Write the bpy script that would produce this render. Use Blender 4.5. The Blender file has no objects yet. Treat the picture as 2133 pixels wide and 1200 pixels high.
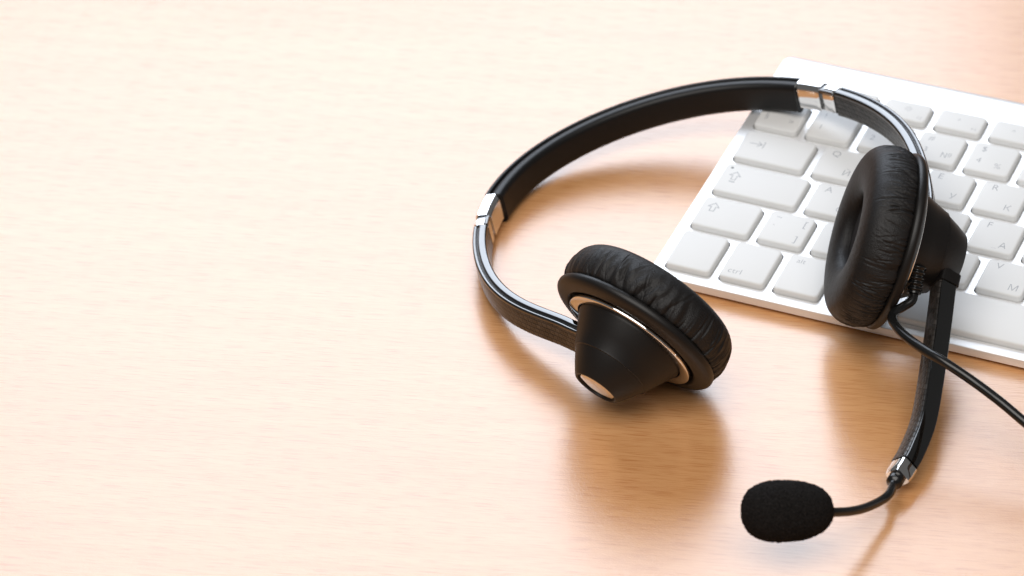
import bpy, bmesh, math, random
import numpy as np
from mathutils import Vector, Matrix

S = 0.001                                   # everything below is written in millimetres
scene = bpy.context.scene
col = scene.collection
rnd = random.Random(7)

# ------------------------------------------------------------------ camera
CAM_R = np.array([[0.90412661, 0.42546085, -0.03921907],      # right
                  [0.21565385, -0.53365555, -0.81774396],     # down
                  [-0.36884751, 0.73088633, -0.57424445]])    # forward
CAM_C = np.array([366.462, -831.4057, 638.4615])
FPX, PW, PH = 6965.7, 2133.0, 1200.0
cam_d = bpy.data.cameras.new('camera')
cam = bpy.data.objects.new('camera', cam_d); col.objects.link(cam)
cam.matrix_world = Matrix([[CAM_R[0][i], -CAM_R[1][i], -CAM_R[2][i], CAM_C[i]*S] for i in range(3)] + [[0, 0, 0, 1]])
cam_d.sensor_width = 36.0; cam_d.sensor_fit = 'HORIZONTAL'; cam_d.lens = FPX/PW*36.0
cam_d.clip_start = 0.05; cam_d.clip_end = 50
cam_d.dof.use_dof = True; cam_d.dof.focus_distance = 1.055; cam_d.dof.aperture_fstop = 15
scene.camera = cam

# ------------------------------------------------------------------ light
world = bpy.data.worlds.new('World'); scene.world = world; world.use_nodes = True
bg = world.node_tree.nodes['Background']
bg.inputs['Color'].default_value = (1.0, 0.985, 0.97, 1); bg.inputs['Strength'].default_value = 0.11

def softbox(name, pos, target, sx, sy, power, color=(1, 1, 1)):
    d = bpy.data.lights.new(name, 'AREA'); d.shape = 'RECTANGLE'; d.size = sx; d.size_y = sy
    d.energy = power; d.color = color
    o = bpy.data.objects.new(name, d); col.objects.link(o)
    o.location = pos
    v = Vector(target)-Vector(pos)
    o.rotation_euler = v.to_track_quat('-Z', 'Y').to_euler()
    return o
softbox('rear_softbox', (-0.500, 0.751, 0.730), (0.050, -0.059, 0.110), 0.88, 0.84, 10.8, (0.865, 0.945, 1.07))
softbox('front_softbox', (0.15, -0.62, 1.12), (0.0, 0.0, 0), 1.3, 0.8, 15.2, (1.0, 0.96, 0.92))

scene.view_settings.view_transform = 'Standard'; scene.view_settings.look = 'None'
scene.view_settings.exposure = 0.0; scene.view_settings.gamma = 1.0

# ------------------------------------------------------------------ pixel -> place helpers
def ray(u, v):
    d = CAM_R.T @ np.array([(u-PW/2)/FPX, (v-PH/2)/FPX, 1.0]); return d/np.linalg.norm(d)
def on_plane(u, v, n, p0):
    d = ray(u, v); return CAM_C + d*((p0-CAM_C) @ n/(d @ n))
def on_z(u, v, z): return on_plane(u, v, np.array([0, 0, 1.0]), np.array([0, 0, z]))
def unit(v): v = np.asarray(v, float); return v/np.linalg.norm(v)
def img_axis(dx, dy, toward):               # direction from its slant in the picture and its lean to the viewer
    n = math.hypot(dx, dy); s = math.sqrt(1-toward**2)
    return s*(CAM_R[0]*dx/n + CAM_R[1]*dy/n) - CAM_R[2]*toward

# ------------------------------------------------------------------ materials
def mat(name):
    m = bpy.data.materials.new(name); m.use_nodes = True
    nt = m.node_tree
    return m, nt, nt.nodes, nt.links, nt.nodes['Principled BSDF']
def simple(name, colr, rough, metal=0.0, spec=0.5, coat=0.0, bump=None):
    m, nt, N, L, b = mat(name)
    b.inputs['Base Color'].default_value = (*colr, 1); b.inputs['Roughness'].default_value = rough
    b.inputs['Metallic'].default_value = metal; b.inputs['Specular IOR Level'].default_value = spec
    b.inputs['Coat Weight'].default_value = coat; b.inputs['Coat Roughness'].default_value = 0.04
    if bump:
        scale, strength, dist = bump
        tc = N.new('ShaderNodeTexCoord'); nz = N.new('ShaderNodeTexNoise')
        nz.inputs['Scale'].default_value = scale; nz.inputs['Detail'].default_value = 3
        L.new(tc.outputs['Object'], nz.inputs['Vector'])
        bp = N.new('ShaderNodeBump'); bp.inputs['Strength'].default_value = strength; bp.inputs['Distance'].default_value = dist
        L.new(nz.outputs['Fac'], bp.inputs['Height']); L.new(bp.outputs['Normal'], b.inputs['Normal'])
    return m

def wood_material():
    m, nt, N, L, b = mat('beech_wood')
    tc = N.new('ShaderNodeTexCoord'); mp = N.new('ShaderNodeMapping')
    mp.inputs['Rotation'].default_value = (0, 0, -math.atan2(0.2716, 0.9624))
    L.new(tc.outputs['Object'], mp.inputs['Vector'])
    def stretched(sx, sy, scale, detail=2, rough=0.5, dist=0.0):
        v = N.new('ShaderNodeVectorMath'); v.operation = 'MULTIPLY'; v.inputs[1].default_value = (sx, sy, 1)
        L.new(mp.outputs['Vector'], v.inputs[0])
        n = N.new('ShaderNodeTexNoise'); n.inputs['Scale'].default_value = scale
        n.inputs['Detail'].default_value = detail; n.inputs['Roughness'].default_value = rough
        n.inputs['Distortion'].default_value = dist
        L.new(v.outputs[0], n.inputs['Vector']); return n
    def ramp(src, stops):
        r = N.new('ShaderNodeValToRGB'); L.new(src, r.inputs['Fac'])
        e = r.color_ramp.elements
        e[0].position, e[0].color = stops[0][0], (*stops[0][1], 1)
        e[1].position, e[1].color = stops[-1][0], (*stops[-1][1], 1)
        for p, c in stops[1:-1]:
            x = e.new(p); x.color = (*c, 1)
        return r
    broad = stretched(2.0, 14, 1.0, 3, 0.55, 0.3)           # wide bands of the veneer
    figure = stretched(10, 190, 1.0, 4, 0.6, 0.2)           # fine fibre
    pores = stretched(95, 3400, 1.0, 1, 0.5)               # short dark pores
    pores2 = stretched(60, 900, 1.0, 2, 0.6)
    base = ramp(broad.outputs['Fac'], [(0.30, (0.665, 0.330, 0.135)), (0.52, (0.69, 0.355, 0.150)), (0.72, (0.715, 0.380, 0.166))])
    fib = ramp(figure.outputs['Fac'], [(0.30, (0.95, 0.92, 0.895)), (0.62, (1.0, 1.0, 1.0))])
    por = ramp(pores.outputs['Fac'], [(0.36, (0.82, 0.70, 0.61)), (0.46, (1, 1, 1))])
    por2 = ramp(pores2.outputs['Fac'], [(0.28, (0.97, 0.945, 0.925)), (0.55, (1, 1, 1))])
    prev = base.outputs['Color']
    for layer, fac in ((fib, 1.0), (por, 1.0), (por2, 1.0)):
        mx = N.new('ShaderNodeMix'); mx.data_type = 'RGBA'; mx.blend_type = 'MULTIPLY'; mx.inputs['Factor'].default_value = fac
        L.new(prev, mx.inputs['A']); L.new(layer.outputs['Color'], mx.inputs['B']); prev = mx.outputs['Result']
    L.new(prev, b.inputs['Base Color'])
    rr = ramp(figure.outputs['Fac'], [(0.3, (0.255,)*3), (0.7, (0.235,)*3)])
    L.new(rr.outputs['Color'], b.inputs['Roughness'])
    b.inputs['Specular IOR Level'].default_value = 1.0; b.inputs['IOR'].default_value = 1.62
    add = N.new('ShaderNodeMath'); add.operation = 'MULTIPLY_ADD'; add.inputs[1].default_value = 0.25
    L.new(figure.outputs['Fac'], add.inputs[0])
    micro = stretched(900, 2200, 1.0, 2, 0.6)
    L.new(micro.outputs['Fac'], add.inputs[2])
    bp = N.new('ShaderNodeBump'); bp.inputs['Strength'].default_value = 0.38; bp.inputs['Distance'].default_value = 0.00012
    L.new(add.outputs[0], bp.inputs['Height']); L.new(bp.outputs['Normal'], b.inputs['Normal'])
    return m

def leather_material():
    m, nt, N, L, b = mat('black_leather')
    b.inputs['Base Color'].default_value = (0.009, 0.0082, 0.0082, 1); b.inputs['Roughness'].default_value = 0.50
    b.inputs['Specular IOR Level'].default_value = 0.36
    tc = N.new('ShaderNodeTexCoord')
    vo = N.new('ShaderNodeTexVoronoi'); vo.inputs['Scale'].default_value = 1700; vo.feature = 'DISTANCE_TO_EDGE'
    nz = N.new('ShaderNodeTexNoise'); nz.inputs['Scale'].default_value = 420; nz.inputs['Detail'].default_value = 4
    L.new(tc.outputs['Object'], vo.inputs['Vector']); L.new(tc.outputs['Object'], nz.inputs['Vector'])
    ad = N.new('ShaderNodeMath'); ad.operation = 'MULTIPLY_ADD'; ad.inputs[1].default_value = 0.8
    L.new(vo.outputs['Distance'], ad.inputs[0]); L.new(nz.outputs['Fac'], ad.inputs[2])
    bp = N.new('ShaderNodeBump'); bp.inputs['Strength'].default_value = 0.55; bp.inputs['Distance'].default_value = 0.00035
    L.new(ad.outputs[0], bp.inputs['Height']); L.new(bp.outputs['Normal'], b.inputs['Normal'])
    return m

def foam_material():
    m, nt, N, L, b = mat('black_foam')
    tc = N.new('ShaderNodeTexCoord'); nz = N.new('ShaderNodeTexNoise')
    nz.inputs['Scale'].default_value = 2300; nz.inputs['Detail'].default_value = 3
    L.new(tc.outputs['Object'], nz.inputs['Vector'])
    r = N.new('ShaderNodeValToRGB'); e = r.color_ramp.elements
    e[0].position, e[0].color = 0.36, (0.004, 0.0036, 0.0034, 1); e[1].position, e[1].color = 0.68, (0.020, 0.0178, 0.017, 1)
    L.new(nz.outputs['Fac'], r.inputs['Fac']); L.new(r.outputs['Color'], b.inputs['Base Color'])
    b.inputs['Roughness'].default_value = 0.95; b.inputs['Specular IOR Level'].default_value = 0.12
    bp = N.new('ShaderNodeBump'); bp.inputs['Strength'].default_value = 1.0; bp.inputs['Distance'].default_value = 0.0006
    L.new(nz.outputs['Fac'], bp.inputs['Height']); L.new(bp.outputs['Normal'], b.inputs['Normal'])
    return m

def carbon_material():                       # woven look, laid out along the sweep by its UVs (millimetres)
    m, nt, N, L, b = mat('carbon_weave')
    uv = N.new('ShaderNodeUVMap'); uv.uv_map = 'UVMap'
    br = N.new('ShaderNodeTexBrick'); br.inputs['Scale'].default_value = 1.0
    br.inputs['Brick Width'].default_value = 2.1; br.inputs['Row Height'].default_value = 1.75
    br.inputs['Mortar Size'].default_value = 0.30; br.inputs['Mortar Smooth'].default_value = 1.0
    br.inputs['Color1'].default_value = (0.050, 0.044, 0.040, 1); br.inputs['Color2'].default_value = (0.006, 0.0055, 0.005, 1)
    br.inputs['Mortar'].default_value = (0.004, 0.004, 0.004, 1); br.inputs['Bias'].default_value = -0.1
    L.new(uv.outputs['UV'], br.inputs['Vector']); L.new(br.outputs['Color'], b.inputs['Base Color'])
    b.inputs['Roughness'].default_value = 0.33; b.inputs['Coat Weight'].default_value = 0.25; b.inputs['Coat Roughness'].default_value = 0.15
    bp = N.new('ShaderNodeBump'); bp.inputs['Strength'].default_value = 0.9; bp.inputs['Distance'].default_value = 0.0004; bp.invert = True
    L.new(br.outputs['Fac'], bp.inputs['Height']); L.new(bp.outputs['Normal'], b.inputs['Normal'])
    return m

M = dict(
    wood=wood_material(), leather=leather_material(), carbon=carbon_material(),
    pad=simple('soft_black_padding', (0.006, 0.0055, 0.0055), 0.40, spec=0.3, bump=(2500, 0.12, 0.0001)),
    plastic=simple('matte_black_plastic', (0.008, 0.007, 0.0065), 0.42, spec=0.36, bump=(5000, 0.10, 0.00006)),
    gloss=simple('glossy_black_plastic', (0.004, 0.004, 0.004), 0.06, spec=0.9, coat=0.8),
    rubber=simple('black_rubber', (0.008, 0.008, 0.008), 0.24),
    chrome=simple('polished_chrome', (0.90, 0.89, 0.88), 0.045, 1.0),
    foam=foam_material(),
    cloth=simple('black_speaker_cloth', (0.010, 0.009, 0.009), 0.9, spec=0.2, bump=(1800, 0.9, 0.0004)),
    alu=simple('blasted_aluminium', (0.88, 0.88, 0.88), 0.42, 0.55, bump=(9000, 0.06, 0.00003)),
    well=simple('key_well_gap_shade', (0.10, 0.10, 0.09), 0.7),  # pocket floor coloured dark to deepen the shade in the gaps round the keys
    key=simple('white_key_plastic', (0.73, 0.73, 0.72), 0.45, spec=0.35, bump=(6000, 0.05, 0.00004)),
    ink=simple('grey_key_print', (0.33, 0.34, 0.36), 0.45),
    led=simple('smoked_indicator', (0.06, 0.07, 0.06), 0.3),
    foot=simple('grey_rubber_foot', (0.35, 0.35, 0.35), 0.7),
)

# ------------------------------------------------------------------ object helpers
def link(name, me, m=None, parent=None, smooth=True):
    o = bpy.data.objects.new(name, me); col.objects.link(o)
    if m: me.materials.append(m)
    if parent: o.parent = parent
    if smooth:
        me.polygons.foreach_set('use_smooth', [True]*len(me.polygons))
    return o
def mesh_obj(name, V, F, m, parent=None, origin=(0, 0, 0), uv=None, smooth=True, sharp=None):
    me = bpy.data.meshes.new(name)
    V = (np.asarray(V, float)-np.asarray(origin, float))*S
    me.from_pydata(V.tolist(), [], [list(f) for f in F])
    if uv is not None:
        lay = me.uv_layers.new(name='UVMap')
        lay.data.foreach_set('uv', np.asarray(uv, float)[[v for f in F for v in f]].ravel())
    o = link(name, me, m, parent, smooth)
    bm = bmesh.new(); bm.from_mesh(me); bmesh.ops.recalc_face_normals(bm, faces=bm.faces)
    if sharp:
        for e in bm.edges:
            if len(e.link_faces) == 2 and e.calc_face_angle(0) > math.radians(sharp): e.smooth = False
    bm.to_mesh(me); bm.free()
    return o
def catmull(P, n):
    P = np.asarray(P, float); P = np.vstack([2*P[0]-P[1], P, 2*P[-1]-P[-2]]); out = []
    k = len(P)-3
    for t in np.linspace(0, k, n):
        i = min(int(t), k-1); u = t-i; p0, p1, p2, p3 = P[i:i+4]
        out.append(0.5*((2*p1)+(-p0+p2)*u+(2*p0-5*p1+4*p2-p3)*u*u+(-p0+3*p1-3*p2+p3)*u**3))
    return np.array(out)
def resample(P, step):
    d = np.r_[0, np.cumsum(np.linalg.norm(np.diff(P, axis=0), axis=1))]
    n = max(3, int(round(d[-1]/step))+1); s = np.linspace(0, d[-1], n)
    return np.c_[[np.interp(s, d, P[:, i]) for i in range(P.shape[1])]].T, s
def rrect(a0, a1, b0, b1, r, k=4):           # rounded rectangle in (a, b), counter-clockwise
    r = min(r, (a1-a0)/2-1e-4, (b1-b0)/2-1e-4); out = []
    for ca, cb, q in ((a1-r, b1-r, 0), (a0+r, b1-r, 1), (a0+r, b0+r, 2), (a1-r, b0+r, 3)):
        for j in range(k+1):
            t = (q+j/k)*math.pi/2; out.append((ca+r*math.cos(t), cb+r*math.sin(t)))
    return np.array(out)
def sweep(name, P, A, B, prof, m, parent, origin, scale=None, sharp=None, cap=True):
    """prof (a, b) carried along P with the axes A (a) and B (b) of each station"""
    n, k = len(P), len(prof); V = []; UV = []
    d = np.r_[0, np.cumsum(np.linalg.norm(np.diff(P, axis=0), axis=1))]
    pl = np.r_[0, np.cumsum(np.linalg.norm(np.diff(np.vstack([prof, prof[:1]]), axis=0), axis=1))][:k]
    for i in range(n):
        sa, sb = (1, 1) if scale is None else scale[i]
        for j, (a, b) in enumerate(prof):
            V.append(P[i]+A[i]*a*sa+B[i]*b*sb); UV.append((d[i], pl[j]))
    F = [(i*k+j, i*k+(j+1) % k, (i+1)*k+(j+1) % k, (i+1)*k+j) for i in range(n-1) for j in range(k)]
    if cap:
        F.append(list(range(k))[::-1]); F.append([(n-1)*k+j for j in range(k)])
    return mesh_obj(name, V, F, m, parent, origin, UV, True, sharp or 38)
def tube(name, P, r, m, parent, origin, k=16, radii=None):
    T = np.gradient(P, axis=0); T /= np.linalg.norm(T, axis=1)[:, None]
    up = np.array([0.3, 0.2, 1.0]); A = []; a = unit(np.cross(T[0], up))
    for t in T:
        a = unit(a-t*(a @ t)); A.append(a)
    A = np.array(A); B = np.cross(T, A)
    prof = np.array([(math.cos(2*math.pi*j/k), math.sin(2*math.pi*j/k)) for j in range(k)])
    sc = [(x, x) for x in (radii if radii is not None else [r]*len(P))]
    return sweep(name, P, A, B, prof, m, parent, origin, sc, 60)
def basis(a):
    u = unit(np.cross(a, [0, 0, 1.0])); return u, np.cross(a, u)
def lathe(name, prof, c, a, m, parent, origin, seg=96, disp=None, closed=False, sharp=35, arc=None):
    """prof (r, h) turned round axis a through c"""
    u, v = basis(a); prof = np.asarray(prof, float); k = len(prof)
    th = np.linspace(0, 2*math.pi, seg, endpoint=False) if arc is None else np.linspace(arc[0], arc[1], seg)
    Rr = np.repeat(prof[None, :, 0], seg, 0); H = np.repeat(prof[None, :, 1], seg, 0)
    if disp is not None:
        dr, dh = disp(th); Rr = Rr+dr; H = H+dh
    V = c + (Rr*np.cos(th)[:, None])[..., None]*u + (Rr*np.sin(th)[:, None])[..., None]*v + H[..., None]*a
    F = []; kk = k if closed else k-1
    for i in range(seg if arc is None else seg-1):
        i2 = (i+1) % seg
        for j in range(kk):
            j2 = (j+1) % k; F.append((i*k+j, i*k+j2, i2*k+j2, i2*k+j))
    if not closed and arc is None:
        if prof[0, 0] > 1e-3: F.append([i*k for i in range(seg)])
        if prof[-1, 0] > 1e-3: F.append([i*k+k-1 for i in range(seg)][::-1])
    if closed and arc is not None:
        F.append(list(range(k))); F.append([(seg-1)*k+j for j in range(k)][::-1])
    return mesh_obj(name, V.reshape(-1, 3), F, m, parent, origin, None, True, sharp)
def thing(name, label, cat, loc, rot=(0, 0, 0)):
    o = bpy.data.objects.new(name, None); col.objects.link(o); o.empty_display_size = 0.02
    o.location = [x*S for x in loc]; o.rotation_euler = rot
    o['label'] = label; o['category'] = cat
    return o

# ------------------------------------------------------------------ table
bm = bmesh.new()
bmesh.ops.create_cube(bm, size=1)
for v in bm.verts: v.co = Vector((v.co.x*1.8, v.co.y*1.5, v.co.z*0.03-0.015))
bmesh.ops.bevel(bm, geom=bm.edges[:], offset=0.002, segments=2, affect='EDGES')
me = bpy.data.meshes.new('tabletop'); bm.to_mesh(me); bm.free()
table = link('tabletop', me, M['wood'], None, False)
table['kind'] = 'structure'; table['label'] = 'pale beech wood tabletop under the headset and keyboard'

# ------------------------------------------------------------------ keyboard (plate frame: x right, y to the back, z off the plate)
TILT = math.radians(6.0); PITCH = 19.05; GAP = 2.94
KX0, KX1, KY0, KY1 = -2.6, 278.9, -26.3, 106.3
kb = thing('keyboard', 'slim white and silver keyboard under the right ear cup of the headset', 'keyboard', (0, 26.156, 7.2491), (TILT, 0, 0))

# keys: (x0, x1, y0, y1, legends[(text, x, y, size)])
rows = {0: (-21.7, -2.7), 1: (0, 16.1), 2: (19.05, 35.15), 3: (38.1, 54.2), 4: (57.15, 73.25), 5: (76.06, 86.6)}
keys = []
def key(row, u0, u1, leg=(), y=None):
    y0, y1 = y or rows[row]; keys.append((u0*PITCH+GAP/2, u1*PITCH-GAP/2, y0, y1, leg))
def duo(lat, cyr): return [(lat, 3.3, 11.6, 4.1), (cyr, 10.2, 2.6, 4.1)]
for u, l in ((0, ()), (1, [('ctrl', 2.2, 2.8, 3.6)]), (2, [('alt', 3.0, 14.6, 3.2)])): key(0, u, u+1, l)
key(0, 3, 4.25, [('cmd', 8, 2.8, 3.4)]); key(0, 4.25, 9.25); key(0, 9.25, 10.5, [('cmd', 2, 2.8, 3.4)]); key(0, 10.5, 11.5, [('alt', 3, 14.6, 3.2)])
key(0, 11.5, 12.5, (), (-21.7, -13.4)); key(0, 13.5, 14.5, (), (-21.7, -13.4)); key(0, 12.5, 13.5, (), (-21.7, -13.4)); key(0, 12.5, 13.5, (), (-11.0, -2.7))
key(1, 0, 1.25, 'shift'); key(1, 1.25, 2.25, [('~', 2.6, 12.0, 3.6), ('`', 2.6, 6.2, 4.2), ('[', 12.6, 10.6, 4.2), (']', 12.2, 2.6, 4.2)])
for i, (a, c) in enumerate(zip('ZXCVBNM', 'ЯЧСМИТЬ')): key(1, 2.25+i, 3.25+i, duo(a, c))
for i, (a, c) in enumerate(((',', 'Б'), ('.', 'Ю'), ('/', '?'))): key(1, 9.25+i, 10.25+i, duo(a, c))
key(1, 12.25, 14.5, 'shift')
key(2, 0, 1.75, 'caps')
for i, (a, c) in enumerate(zip('ASDFGHJKL', 'ФЫВАПРОЛД')): key(2, 1.75+i, 2.75+i, duo(a, c)+([('_', 8.2, 2.4, 3.6)] if a in 'FJ' else []))
for i, (a, c) in enumerate(((';', 'Ж'), ("'", 'Э'), ('\\', 'Ё'))): key(2, 10.75+i, 11.75+i, duo(a, c))
key(3, 0, 1.5, 'tab')
for i, (a, c) in enumerate(zip('QWERTYUIOP', 'ЙЦУКЕНГШЩЗ')): key(3, 1.5+i, 2.5+i, duo(a, c))
for i, (a, c) in enumerate((('[', 'Х'), (']', 'Ъ'))): key(3, 11.5+i, 12.5+i, duo(a, c))
keys.append((13.75*PITCH+GAP/2, 14.5*PITCH-GAP/2, 19.05, 54.2, ()))
key(4, 0, 1, [('±', 2.6, 11.4, 3.8), ('§', 2.4, 5.2, 3.9), ('<', 12.0, 10.6, 3.8), ('>', 11.2, 4.2, 3.8)])
num = [('!', '1', ''), ('@', '2', '"'), ('#', '3', '№'), ('$', '4', '%'), ('%', '5', ':'), ('^', '6', ','), ('&', '7', '.'), ('*', '8', ';'), ('(', '9', ''), (')', '0', ''), ('_', '-', ''), ('+', '=', '')]
for i, (a, b_, c) in enumerate(num):
    key(4, 1+i, 2+i, [(a, 3.0, 11.3, 3.7), (b_, 3.0, 5.0, 3.7)]+([(c, 9.6, 3.6, 3.9)] if c else []))
key(4, 13, 14.5)
for i in range(14):
    x0, x1 = i*19.706+GAP/2, (i+1)*19.706-GAP/2
    keys.append((x0, x1, *rows[5], [('esc', 2, 3.6, 2.6)] if i == 0 else ([('☼' if i in (1, 2) else '◦', 6.6, 5.2, 3.4), ('F%d' % i, 13.0, 1.9, 2.0)] if i < 13 else [])))

def kb_case():
    """side profile carried from the left end to the right end; plan corners rounded"""
    rt = 8.76; yc, zc = KY1-rt-0.2, -rt
    prof = [(KY0+0.35, 0.0), (KY0+0.1, -0.12), (KY0, -0.4), (KY0, -3.0), (KY0+0.15, -3.25), (KY0+0.5, -3.4), (KY0+6, -3.6), (yc-9.0, -5.5)]
    for t in np.linspace(math.radians(205), math.radians(450), 26): prof.append((yc+rt*math.cos(t)*1.0, zc+rt*math.sin(t)))
    prof = np.array(prof); ym = (KY0+KY1)/2; hy = (KY1-KY0)/2; r = 1.7
    st = [KX0+r*(1-math.cos(t)) for t in np.linspace(0, math.pi/2, 7)]; st = st+[KX0+KX1-x for x in st[::-1]]
    V = []; F = []; k = len(prof)
    for x in st:
        e = min(x-KX0, KX1-x, r); dl = r-math.sqrt(max(0, r*r-(r-e)**2)); sc = (hy-dl)/hy
        for y, z in prof: V.append((x, ym+(y-ym)*sc, z))
    n = len(st)
    F = [(i*k+j, i*k+j+1, (i+1)*k+j+1, (i+1)*k+j) for i in range(n-1) for j in range(k-1)]      # all but the flat top
    F += [list(range(k))[::-1], [(n-1)*k+j for j in range(k)]]
    # the flat top with a pocket for every key
    bm = bmesh.new()
    def ring(pts, z=0.0):
        vs = [bm.verts.new((x, y, z)) for x, y in pts]
        return vs, [bm.edges.new((vs[i], vs[(i+1) % len(vs)])) for i in range(len(vs))]
    top = [V[i*k][:2] for i in range(n)]+[V[i*k+k-1][:2] for i in range(n-1, -1, -1)]
    _, ed = ring(top)
    holes = []
    for x0, x1, y0, y1, _ in keys:
        h, e2 = ring(rrect(x0-0.36, x1+0.36, y0-0.36, y1+0.36, 1.95, 4)); ed += e2; holes.append(h)
    bmesh.ops.triangle_fill(bm, use_beauty=True, use_dissolve=False, edges=ed, normal=(0, 0, 1))
    nplate = len(bm.faces)
    for h in holes:
        lo = [bm.verts.new((v.co.x, v.co.y, -2.0)) for v in h]; q = len(h)
        for j in range(q): bm.faces.new((h[j], h[(j+1) % q], lo[(j+1) % q], lo[j]))
        bm.faces.new(lo).material_index = 1
    bm.verts.index_update(); b0 = len(V)
    V += [tuple(v.co) for v in bm.verts]; mi = [0]*len(F)
    for f_ in bm.faces: F.append([b0+v.index for v in f_.verts]); mi.append(f_.material_index)
    bm.free()
    body = mesh_obj('keyboard_case', V, F, M['alu'], kb, (0, 0, 0), None, True, 25)
    bm = bmesh.new(); bm.from_mesh(body.data)
    bmesh.ops.reverse_faces(bm, faces=[f_ for f_ in bm.faces if abs(f_.calc_center_median().z) < 1e-7 and f_.normal.z < 0])
    bm.to_mesh(body.data); bm.free()
    body.data.materials.append(M['well']); body.data.polygons.foreach_set('material_index', mi)
    return body
kb_case()

def glyph_mesh(legs):
    """flat print, one mesh for one key"""
    if isinstance(legs, str): legs = {'shift': [], 'caps': [], 'tab': []}[legs]
    V, F = [], []
    for txt, x, y, size in legs:
        cu = bpy.data.curves.new('print', 'FONT'); cu.body = txt; cu.size = size; cu.offset = -0.045; cu.resolution_u = 3
        to = bpy.data.objects.new('print', cu); col.objects.link(to)
        dg = bpy.context.evaluated_depsgraph_get(); me = to.evaluated_get(dg).to_mesh(); b0 = len(V)
        V += [(v.co.x+x, v.co.y+y, 0) for v in me.vertices]; F += [[b0+i for i in p.vertices] for p in me.polygons]
        bpy.data.objects.remove(to); bpy.data.curves.remove(cu)
    return V, F
def outline(P, w, closed=True):               # a drawn line as flat quads
    P = np.array(P, float); V, F = [], []; n = len(P)
    for i in range(n if closed else n-1):
        a, b_ = P[i], P[(i+1) % n]; d = unit(b_-a); q = np.array([-d[1], d[0]])*w/2; a = a-d*w/2; b_ = b_+d*w/2; k0 = len(V)
        for p in (a+q, a-q, b_-q, b_+q): V.append((p[0], p[1], 0.0005*i))
        F.append((k0, k0+1, k0+2, k0+3))
    return V, F
ARROW = [(1.9, 4.3), (0, 2.2), (1.1, 2.2), (1.1, 0), (2.7, 0), (2.7, 2.2), (3.8, 2.2)]
def symbols(kind):
    V, F = [], []
    def add(v, f):
        b0 = len(V); V.extend(v); F.extend([[b0+i for i in q] for q in f])
    if kind == 'shift': add(*outline([(x+2.6, y+8.6) for x, y in ARROW], 0.28))
    if kind == 'caps':
        add(*outline([(x+3.2, y+7.4) for x, y in ARROW], 0.28)); add(*outline([(4.3, 6.3), (5.9, 6.3)], 0.45, False))
    if kind == 'tab':
        add(*outline([(3.2, 9.2), (7.6, 9.2)], 0.28, False)); add(*outline([(6.2, 10.4), (7.6, 9.2), (6.2, 8.0)], 0.28, False)); add(*outline([(8.3, 10.8), (8.3, 7.6)], 0.3, False))
    return V, F

KEYTOP = 2.0
def key_mesh(w, d):
    loops = []
    for z, ins in ((-1.7, 0.0), (1.30, 0.16), (1.68, 0.28), (1.90, 0.52), (KEYTOP, 0.95)):
        loops.append([(x, y, z) for x, y in rrect(ins, w-ins, ins, d-ins, max(0.5, 1.7-ins*0.4), 5)])
    k = len(loops[0]); V = [p for l in loops for p in l]
    F = [(i*k+j, i*k+(j+1) % k, (i+1)*k+(j+1) % k, (i+1)*k+j) for i in range(len(loops)-1) for j in range(k)]
    F += [list(range(k))[::-1], [(len(loops)-1)*k+j for j in range(k)]]
    return V, F
cache = {}
for x0, x1, y0, y1, leg in keys:
    w, d = round(x1-x0, 2), round(y1-y0, 2)
    if (w, d) not in cache:
        o = mesh_obj('key', *key_mesh(w, d), M['key'], kb, (0, 0, 0), None, True, 30); cache[(w, d)] = o.data
    else:
        o = bpy.data.objects.new('key', cache[(w, d)]); col.objects.link(o); o.parent = kb
    o.location = (x0*S, y0*S, rnd.uniform(-0.06, 0.06)*S)
    if leg:
        V, F = symbols(leg) if isinstance(leg, str) else glyph_mesh(leg)
        if V:
            g = mesh_obj('legend', V, F, M['ink'], o, (0, 0, -KEYTOP-0.02), None, False)
        if leg == 'caps':
            t = np.linspace(0, 2*math.pi, 13)[:-1]
            mesh_obj('indicator_light', [(2.6+0.5*math.cos(q), 13.4+0.5*math.sin(q), 0) for q in t], [list(range(12))], M['led'], o, (0, 0, -KEYTOP-0.02), None, False)
for fx in (12, 264):                          # rubber feet under the front edge
    c = [(fx+4*math.cos(q), -14+4*math.sin(q)) for q in np.linspace(0, 2*math.pi, 21)[:-1]]
    V = [(x, y, -3.5) for x, y in c]+[(x, y, -4.5-(y-KY0)*math.tan(TILT)) for x, y in c]
    mesh_obj('rubber_foot', V, [(j, (j+1) % 20, 20+(j+1) % 20, 20+j) for j in range(20)]+[list(range(20)), list(range(20, 40))[::-1]], M['foot'], kb, (0, 0, 0), None, True, 30)

# ------------------------------------------------------------------ headset
cA = np.array([18.6, -58.5, 25.4]); aA = img_axis(-0.58, 0.815, 0.25)     # cup lying on the table: centre, axis to its outside
cB = np.array([80.52, 6.32, 34.49]); aB = img_axis(math.cos(0.255), math.sin(0.255), -0.11)     # cup on the keyboard
HO = np.array([20.0, -50.0, 0.0])
hs = thing('headset', 'black call centre headset with chrome joints and boom microphone leaning on the keyboard', 'headset', HO)

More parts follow.
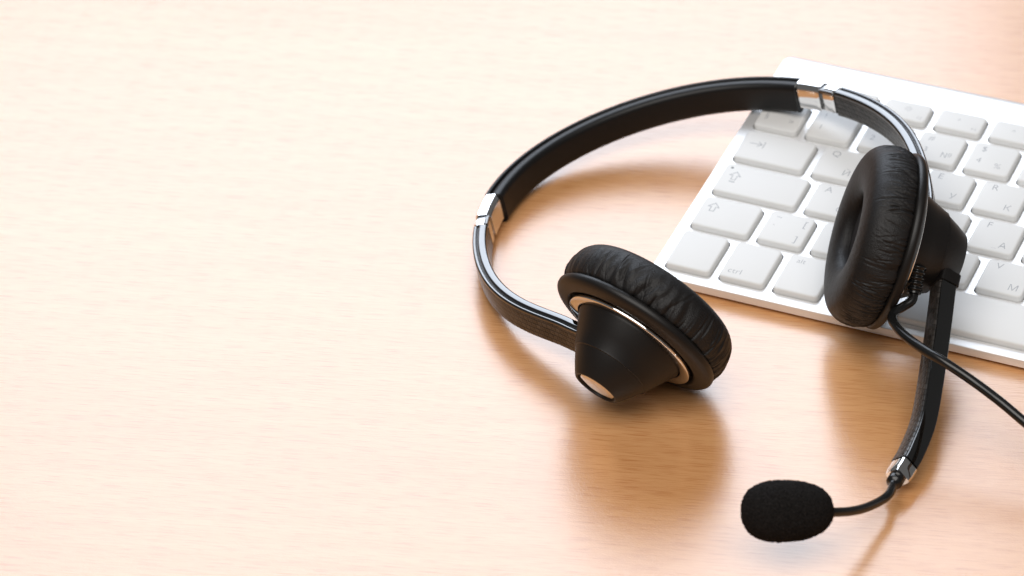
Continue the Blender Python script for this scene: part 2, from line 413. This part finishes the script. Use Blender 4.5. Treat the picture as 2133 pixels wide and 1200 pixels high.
# headband line, in the plane the band lies in
NB = unit([-0.18, -0.05, 1.0]); P0 = on_z(1182, 671, 18.5)          # low on the table at the left, up on the keyboard at the right
ARC = [(1182, 671), (1140, 653), (1101, 638), (1065, 620), (1038, 599), (1017, 572), (1005, 542), (999, 506), (999, 476), (1005, 450), (1020, 418), (1042, 378), (1105, 319), (1180, 273), (1255, 238), (1330, 211), (1380, 195), (1446, 178), (1558, 168), (1640, 169), (1692, 174), (1732, 183), (1756, 190), (1802, 207), (1847, 235), (1884, 269), (1906, 306), (1914, 332), (1922, 368), (1928, 412)]
Q = np.array([on_plane(u, v, NB, P0) for u, v in ARC])
d = np.r_[0, np.cumsum(np.linalg.norm(np.diff(Q, axis=0), axis=1))]
def smooth_fit(Q, d, deg, ss):
    x = 2*d/d[-1]-1; xs = 2*ss/d[-1]-1
    return np.c_[[np.polynomial.chebyshev.chebval(xs, np.polynomial.chebyshev.chebfit(x, Q[:, i], deg)) for i in range(3)]].T
LT = d[-1]
line, sarc = resample(smooth_fit(Q, d, 10, np.linspace(0, LT, 400)), 0.8)
def s_at(u, v): return sarc[np.argmin(np.linalg.norm(line-on_plane(u, v, NB, P0), axis=1))]
TT = np.gradient(line, axis=0); TT /= np.linalg.norm(TT, axis=1)[:, None]
BB = np.cross(np.repeat(NB[None], len(line), 0), TT); BB /= np.linalg.norm(BB, axis=1)[:, None]      # outward
def part_of(s0, s1):
    k = (sarc >= s0-1e-6) & (sarc <= s1+1e-6); return line[k], np.repeat(NB[None], k.sum(), 0), BB[k], sarc[k]
def bend_in(p, t, goal, n):                    # curve from the end of the arm to the middle of the cup
    L0 = np.linalg.norm(goal-p); u = np.linspace(0, 1, n+1)[1:, None]; t1 = unit(goal-p)
    return (2*u**3-3*u**2+1)*p+(u**3-2*u**2+u)*t*L0+(-2*u**3+3*u**2)*goal+(u**3-u**2)*t1*L0
def extend(P, A, B, n0, n1):                   # run on into the cup
    a = list(bend_in(P[0], unit(P[0]-P[2]), cA+aA*8+NB*W/2, n0)[::-1]) if n0 else []
    z = list(bend_in(P[-1], unit(P[-1]-P[-3]), cB+aB*13+NB*W/2, n1)) if n1 else []
    P2 = np.array(a+list(P)+z)
    return P2, np.vstack([np.repeat(A[:1], n0, 0), A, np.repeat(A[-1:], n1, 0)]), np.vstack([np.repeat(B[:1], n0, 0), B, np.repeat(B[-1:], n1, 0)])
sL1, sL2, sL3 = s_at(1001, 466), s_at(1006, 450), s_at(1027, 403)          # arm | small joint | large joint | band
sR3, sR2, sR1 = s_at(1664, 170), s_at(1716, 179), s_at(1742, 187)
W = 9.6                                        # width of the band, straight down from the line
# padding with its outer spring band
P, A, B, sl = part_of(sL3-0.5, sR3+0.8)
def soft_ends(sl, amp):
    e = np.minimum(sl-sl[0], sl[-1]-sl); return [(1+amp*math.exp(-(x/5.0)**2), 1+2*amp*math.exp(-(x/4.0)**2)) for x in e]
cen = P-A*6.0
pp = rrect(-5.2, 6.1, -3.5, 1.25, 2.1, 6)
sweep('headband_padding', cen, A, B, pp, M['pad'], hs, HO, soft_ends(sl, 0.02), 50)
sweep('headband_shell', cen, A, B, rrect(-4.6, 5.9, 1.45, 3.0, 0.7, 4), M['pad'], hs, HO, None, 50)
# chrome joints
def joint(s0, s1, big):
    P, A, B, sl = part_of(s0, s1); c = P-A*W/2
    g = 0.0 if big else -0.25
    a0, a1, b0, b1, ch = -W/2+0.4-g, W/2+0.3+g, -2.75-g, 2.75+g, 1.9
    pr = np.array([(a0+0.5, b0), (a1-ch, b0), (a1-ch*0.55, b0+0.45), (a1-0.12, b0+ch*0.75), (a1, b0+ch), (a1, b1-1.0), (a1-1.0, b1), (a0+0.5, b1), (a0, b1-0.5), (a0, b0+0.5)])
    e = np.minimum(sl-sl[0], sl[-1]-sl); sc = [(1-0.03*math.exp(-(x/0.5)**2),)*2 for x in e]
    return sweep('chrome_joint', c, A, B, pr, M['chrome'], hs, HO, sc, 30)
for s0, s1, big in ((sL2+0.3, sL3, 1), (sL1, sL2-0.3, 0), (sR3, sR2-0.3, 1), (sR2+0.3, sR1, 0)): joint(s0, s1, big)
for s0, s1 in ((sL1+0.5, sL3-1), (sR3+1, sR1-0.5)):          # dark hinge core seen in the gap
    P, A, B, sl = part_of(s0, s1)
    sweep('hinge_core', P-A*W/2, A, B, rrect(-W/2+1.0, W/2-0.35, -2.2, 2.2, 0.6, 2), M['gloss'], hs, HO, None, 40)
# arms: woven body, gloss strip along the top edge
def arm(s0, s1, n0, n1):
    P, A, B, sl = part_of(s0, s1); P, A, B = extend(P, A, B, n0, n1); c = P-A*W/2
    a = sweep('arm', c, A, B, rrect(-W/2, W/2-0.7, -2.5, 2.5, 1.0, 3), M['carbon'], hs, HO, None, 50)
    sweep('top_strip', c, A, B, rrect(W/2-2.0, W/2+0.15, -2.45, 0.75, 1.02, 6), M['gloss'], a, HO, None, 60)
    sweep('edge_strip', c, A, B, rrect(W/2-1.6, W/2-0.05, 0.95, 2.45, 0.70, 5), M['gloss'], a, HO, None, 60)
    return a
arm(0, sL1-0.2, 14, 0); arm(sR1+0.2, LT, 0, 14)

# ear cups
def creases(seed, n_fine, n_fold, prof):
    g = np.random.default_rng(seed)
    L = np.r_[0, np.cumsum(np.linalg.norm(np.diff(prof, axis=0), axis=1))]
    fine = [(g.uniform(0, 2*np.pi), g.uniform(1, 11), g.uniform(2.0, 6.0), g.uniform(0.10, 0.26), g.uniform(0.007, 0.014), g.normal(0, 0.010)) for _ in range(n_fine)]
    fold = [(g.uniform(0, 2*np.pi), g.uniform(2, 9), g.uniform(3.5, 6.5), g.uniform(0.22, 0.50), g.uniform(0.025, 0.055), g.normal(0, 0.012)) for _ in range(n_fold)]
    ph = g.uniform(0, 6.28, 8)
    nr = np.gradient(prof, axis=0); nr /= np.linalg.norm(nr, axis=1)[:, None]
    nrm = np.c_[-nr[:, 1], nr[:, 0]]                         # outward of the profile
    if nrm[len(prof)//4, 0] < 0: nrm = -nrm
    def disp(th):
        D = np.zeros((len(th), len(L)))
        for t0, l0, ln, dp, wd, tl in fine+fold:
            dt = (th[:, None]-t0-tl*(L[None]-l0)+np.pi) % (2*np.pi)-np.pi
            D -= dp*np.exp(-(dt/wd)**2)*np.exp(-((L[None]-l0)/ln)**4)
            D += dp*0.45*np.exp(-((np.abs(dt)-2.1*wd)/(wd*1.1))**2)*np.exp(-((L[None]-l0)/ln)**4)
        for k, p in enumerate(ph): D += 0.05*np.sin((9+7*k)*th[:, None]+p+0.25*L[None]*math.sin(p))*np.exp(-((L[None]-6)/7)**4)
        D *= np.clip(L[None]/1.2, 0, 1)*np.clip((21-L[None])/6, 0.0, 1)
        return D*nrm[None, :, 0], D*nrm[None, :, 1]
    return disp
def ear_cup(c, a, seed, nf, nd):
    cone = [(0, 0.5), (18.4, 0.5), (18.6, 3.2), (18.3, 4.2), (15.6, 9.3), (13.45, 13.7), (13.35, 14.1), (12.8, 14.25), (12.7, 14.5), (10.4, 18.2), (8.2, 21.4), (7.75, 21.9), (7.3, 22.0), (6.9, 21.8), (6.75, 21.2), (0, 21.2)]
    cup = lathe('ear_cup', cone, c, a, M['plastic'], hs, HO, 128, sharp=22)
    fl = [(12, 1.2), (22.6, 1.2), (23.4, 2.2), (24.2, 2.5), (27.2, 1.9), (28.5, 1.0), (28.9, 0.0), (28.7, -1.1), (27.9, -1.7), (26.5, -1.9), (12, -1.9)]
    lathe('flange', catmull(fl[1:10], 44).tolist()+[(12, -1.9), (12, 1.2)], c, a, M['plastic'], cup, HO, 160, closed=True, sharp=60)
    rg = rrect(2.1, 3.5, 18.9, 22.3, 0.35, 3)[:, ::-1]
    lathe('chrome_ring', rg, c, a, M['chrome'], cup, HO, 128, closed=True)
    lathe('end_cap', [(0, 21.75), (3.5, 21.72), (5.9, 21.55), (6.4, 21.35), (6.5, 20.9)], c, a, M['chrome'], cup, HO, 64, sharp=60)
    pr = catmull([(25.0, -1.2), (27.4, -1.7), (28.6, -3.0), (29.3, -5.8), (29.2, -8.8), (28.2, -12.1), (26.0, -14.5), (22.8, -15.6), (18.6, -15.9), (15.2, -15.4), (13.0, -14.3), (12.0, -12.7), (11.8, -10.0)], 64)
    lathe('ear_cushion', pr, c, a, M['leather'], cup, HO, 900, disp=creases(seed, nf, nd, pr), sharp=170)
    lathe('speaker_cloth', [(0, -12.0), (6, -11.9), (12.2, -11.2), (12.2, -9.4), (0, -9.4)], c, a, M['cloth'], cup, HO, 64)
    return cup
ear_cup(cA, aA, 11, 150, 34)
ear_cup(cB, aB, 5, 420, 14)

# boom arm from the right cup
zs = [(1975, 572, 28.5), (1969, 600, 26.8), (1959, 680, 22.0), (1942, 800, 15.4), (1927, 880, 10.8), (1904, 940, 8.0), (1886, 972, 6.8), (1872, 995, 6.2)]
BP, bs = resample(catmull([on_z(*q) for q in zs], 120), 0.9)
BT = np.gradient(BP, axis=0); BT /= np.linalg.norm(BT, axis=1)[:, None]
up0 = unit(-CAM_R[2]+0.30*CAM_R[0]+0.05*CAM_R[1])
BU = np.array([unit(up0-t*(up0 @ t)) for t in BT]); BS = np.cross(BT, BU)
tip = bs[-1]-6.0; kk = bs <= tip+0.4
boom = sweep('boom_arm', BP[kk], BU[kk], BS[kk], rrect(-4.6, 2.0, -3.15, 3.15, 0.9, 3), M['carbon'], hs, HO, None, 50)
sweep('top_strip', BP[kk], BU[kk], BS[kk], rrect(1.6, 2.5, -2.75, 2.75, 0.5, 4), M['gloss'], boom, HO, None, 60)
kk2 = bs >= tip
e = bs[-1]-bs[kk2]
sweep('chrome_tip', BP[kk2], BU[kk2], BS[kk2], rrect(-4.0, 2.65, -3.2, 3.2, 1.1, 3), M['chrome'], boom, HO, [(1-0.10*math.exp(-(x/1.2)**2),)*2 for x in e], 40)
sk = bs <= 5.2                                 # socket on the cup
sweep('boom_socket', BP[sk], BU[sk], BS[sk], rrect(-5.2, 2.9, -3.4, 3.4, 0.8, 3), M['plastic'], boom, HO, None, 40)
g0 = BP[-1]-BU[-1]*0.8
GP, gs = resample(catmull([g0-BT[-1]*3, g0, g0+BT[-1]*2.2, on_z(1853, 1028, 6.6), on_z(1835, 1043, 7.6), on_z(1805, 1057, 10.6), on_z(1772, 1065, 14.0), on_z(1735, 1067, 17.6), on_z(1700, 1066, 19.6)], 160), 0.5)
rad = [1.4+1.15*(1/(1+math.exp((x-5.6)*6))) for x in gs]
tube('gooseneck', GP, 1.4, M['rubber'], hs, HO, 18, rad)

# microphone windscreen
mc = on_z(1640, 1064.5, 21.5); ma = unit(on_z(1739, 1062, 20.3)-mc); ms = 27.2
def foam_ball():
    bm = bmesh.new(); bmesh.ops.create_icosphere(bm, subdivisions=6, radius=1.0)
    u = unit(-CAM_R[1]-ma*(-CAM_R[1] @ ma)); w = np.cross(ma, u); g = np.random.default_rng(3)
    V = np.array([v.co for v in bm.verts]); F = [[v.index for v in f.verts] for f in bm.faces]; bm.free()
    x = V[:, 0]
    sx = np.sign(x)*np.abs(x)**0.92
    q = np.maximum(np.sqrt(V[:, 1]**2+V[:, 2]**2), 1e-6)
    e = 2.45                                              # a blunt, slightly egg-shaped sleeve
    k = (np.abs(x)**e+q**e)**(-1/e)
    nz = g.normal(0, 0.11, len(V)); fat = 1.0-0.07*x*k
    X = mc+np.outer(x*k*(13.5+nz), ma)+np.outer(V[:, 1]*k*fat*(9.0+nz), u)+np.outer(V[:, 2]*k*fat*(9.0+nz), w)
    return mesh_obj('microphone_windscreen', X, F, M['foam'], hs, HO)
foam_ball()

# cable with its ribbed strain relief
s0 = on_z(1911, 556, 35.5); s1 = on_z(1903, 612, 29.5)
rp = np.linspace(0, 1, 60)[:, None]; SP = s0+(s1-s0)*rp
rr = [2.75-0.5*t+0.28*math.sin(t*2*math.pi*5.0)*(t < 0.92) for t in rp[:, 0]]
tube('strain_relief', SP, 2.6, M['rubber'], hs, HO, 20, rr)
dn = unit(s1-s0)
cable_pts = [s1-dn*3, s1, on_z(1899, 627, 28.3), on_z(1881, 639, 27.5), on_z(1863, 651, 27.5), on_z(1859, 668, 27.8), on_z(1880, 695, 28.2), on_z(1922, 727, 28.4), on_z(1970, 756, 27.8), on_z(2032, 798, 24.5), on_z(2085, 838, 22.0), on_z(2140, 884, 18.5), on_z(2230, 955, 12.0), on_z(2350, 1030, 5.0), on_z(2500, 1090, 1.6), on_z(2700, 1120, 1.55)]
CP, _ = resample(catmull(cable_pts, 320), 0.8)
tube('cable', CP, 1.5, M['rubber'], hs, HO, 16)
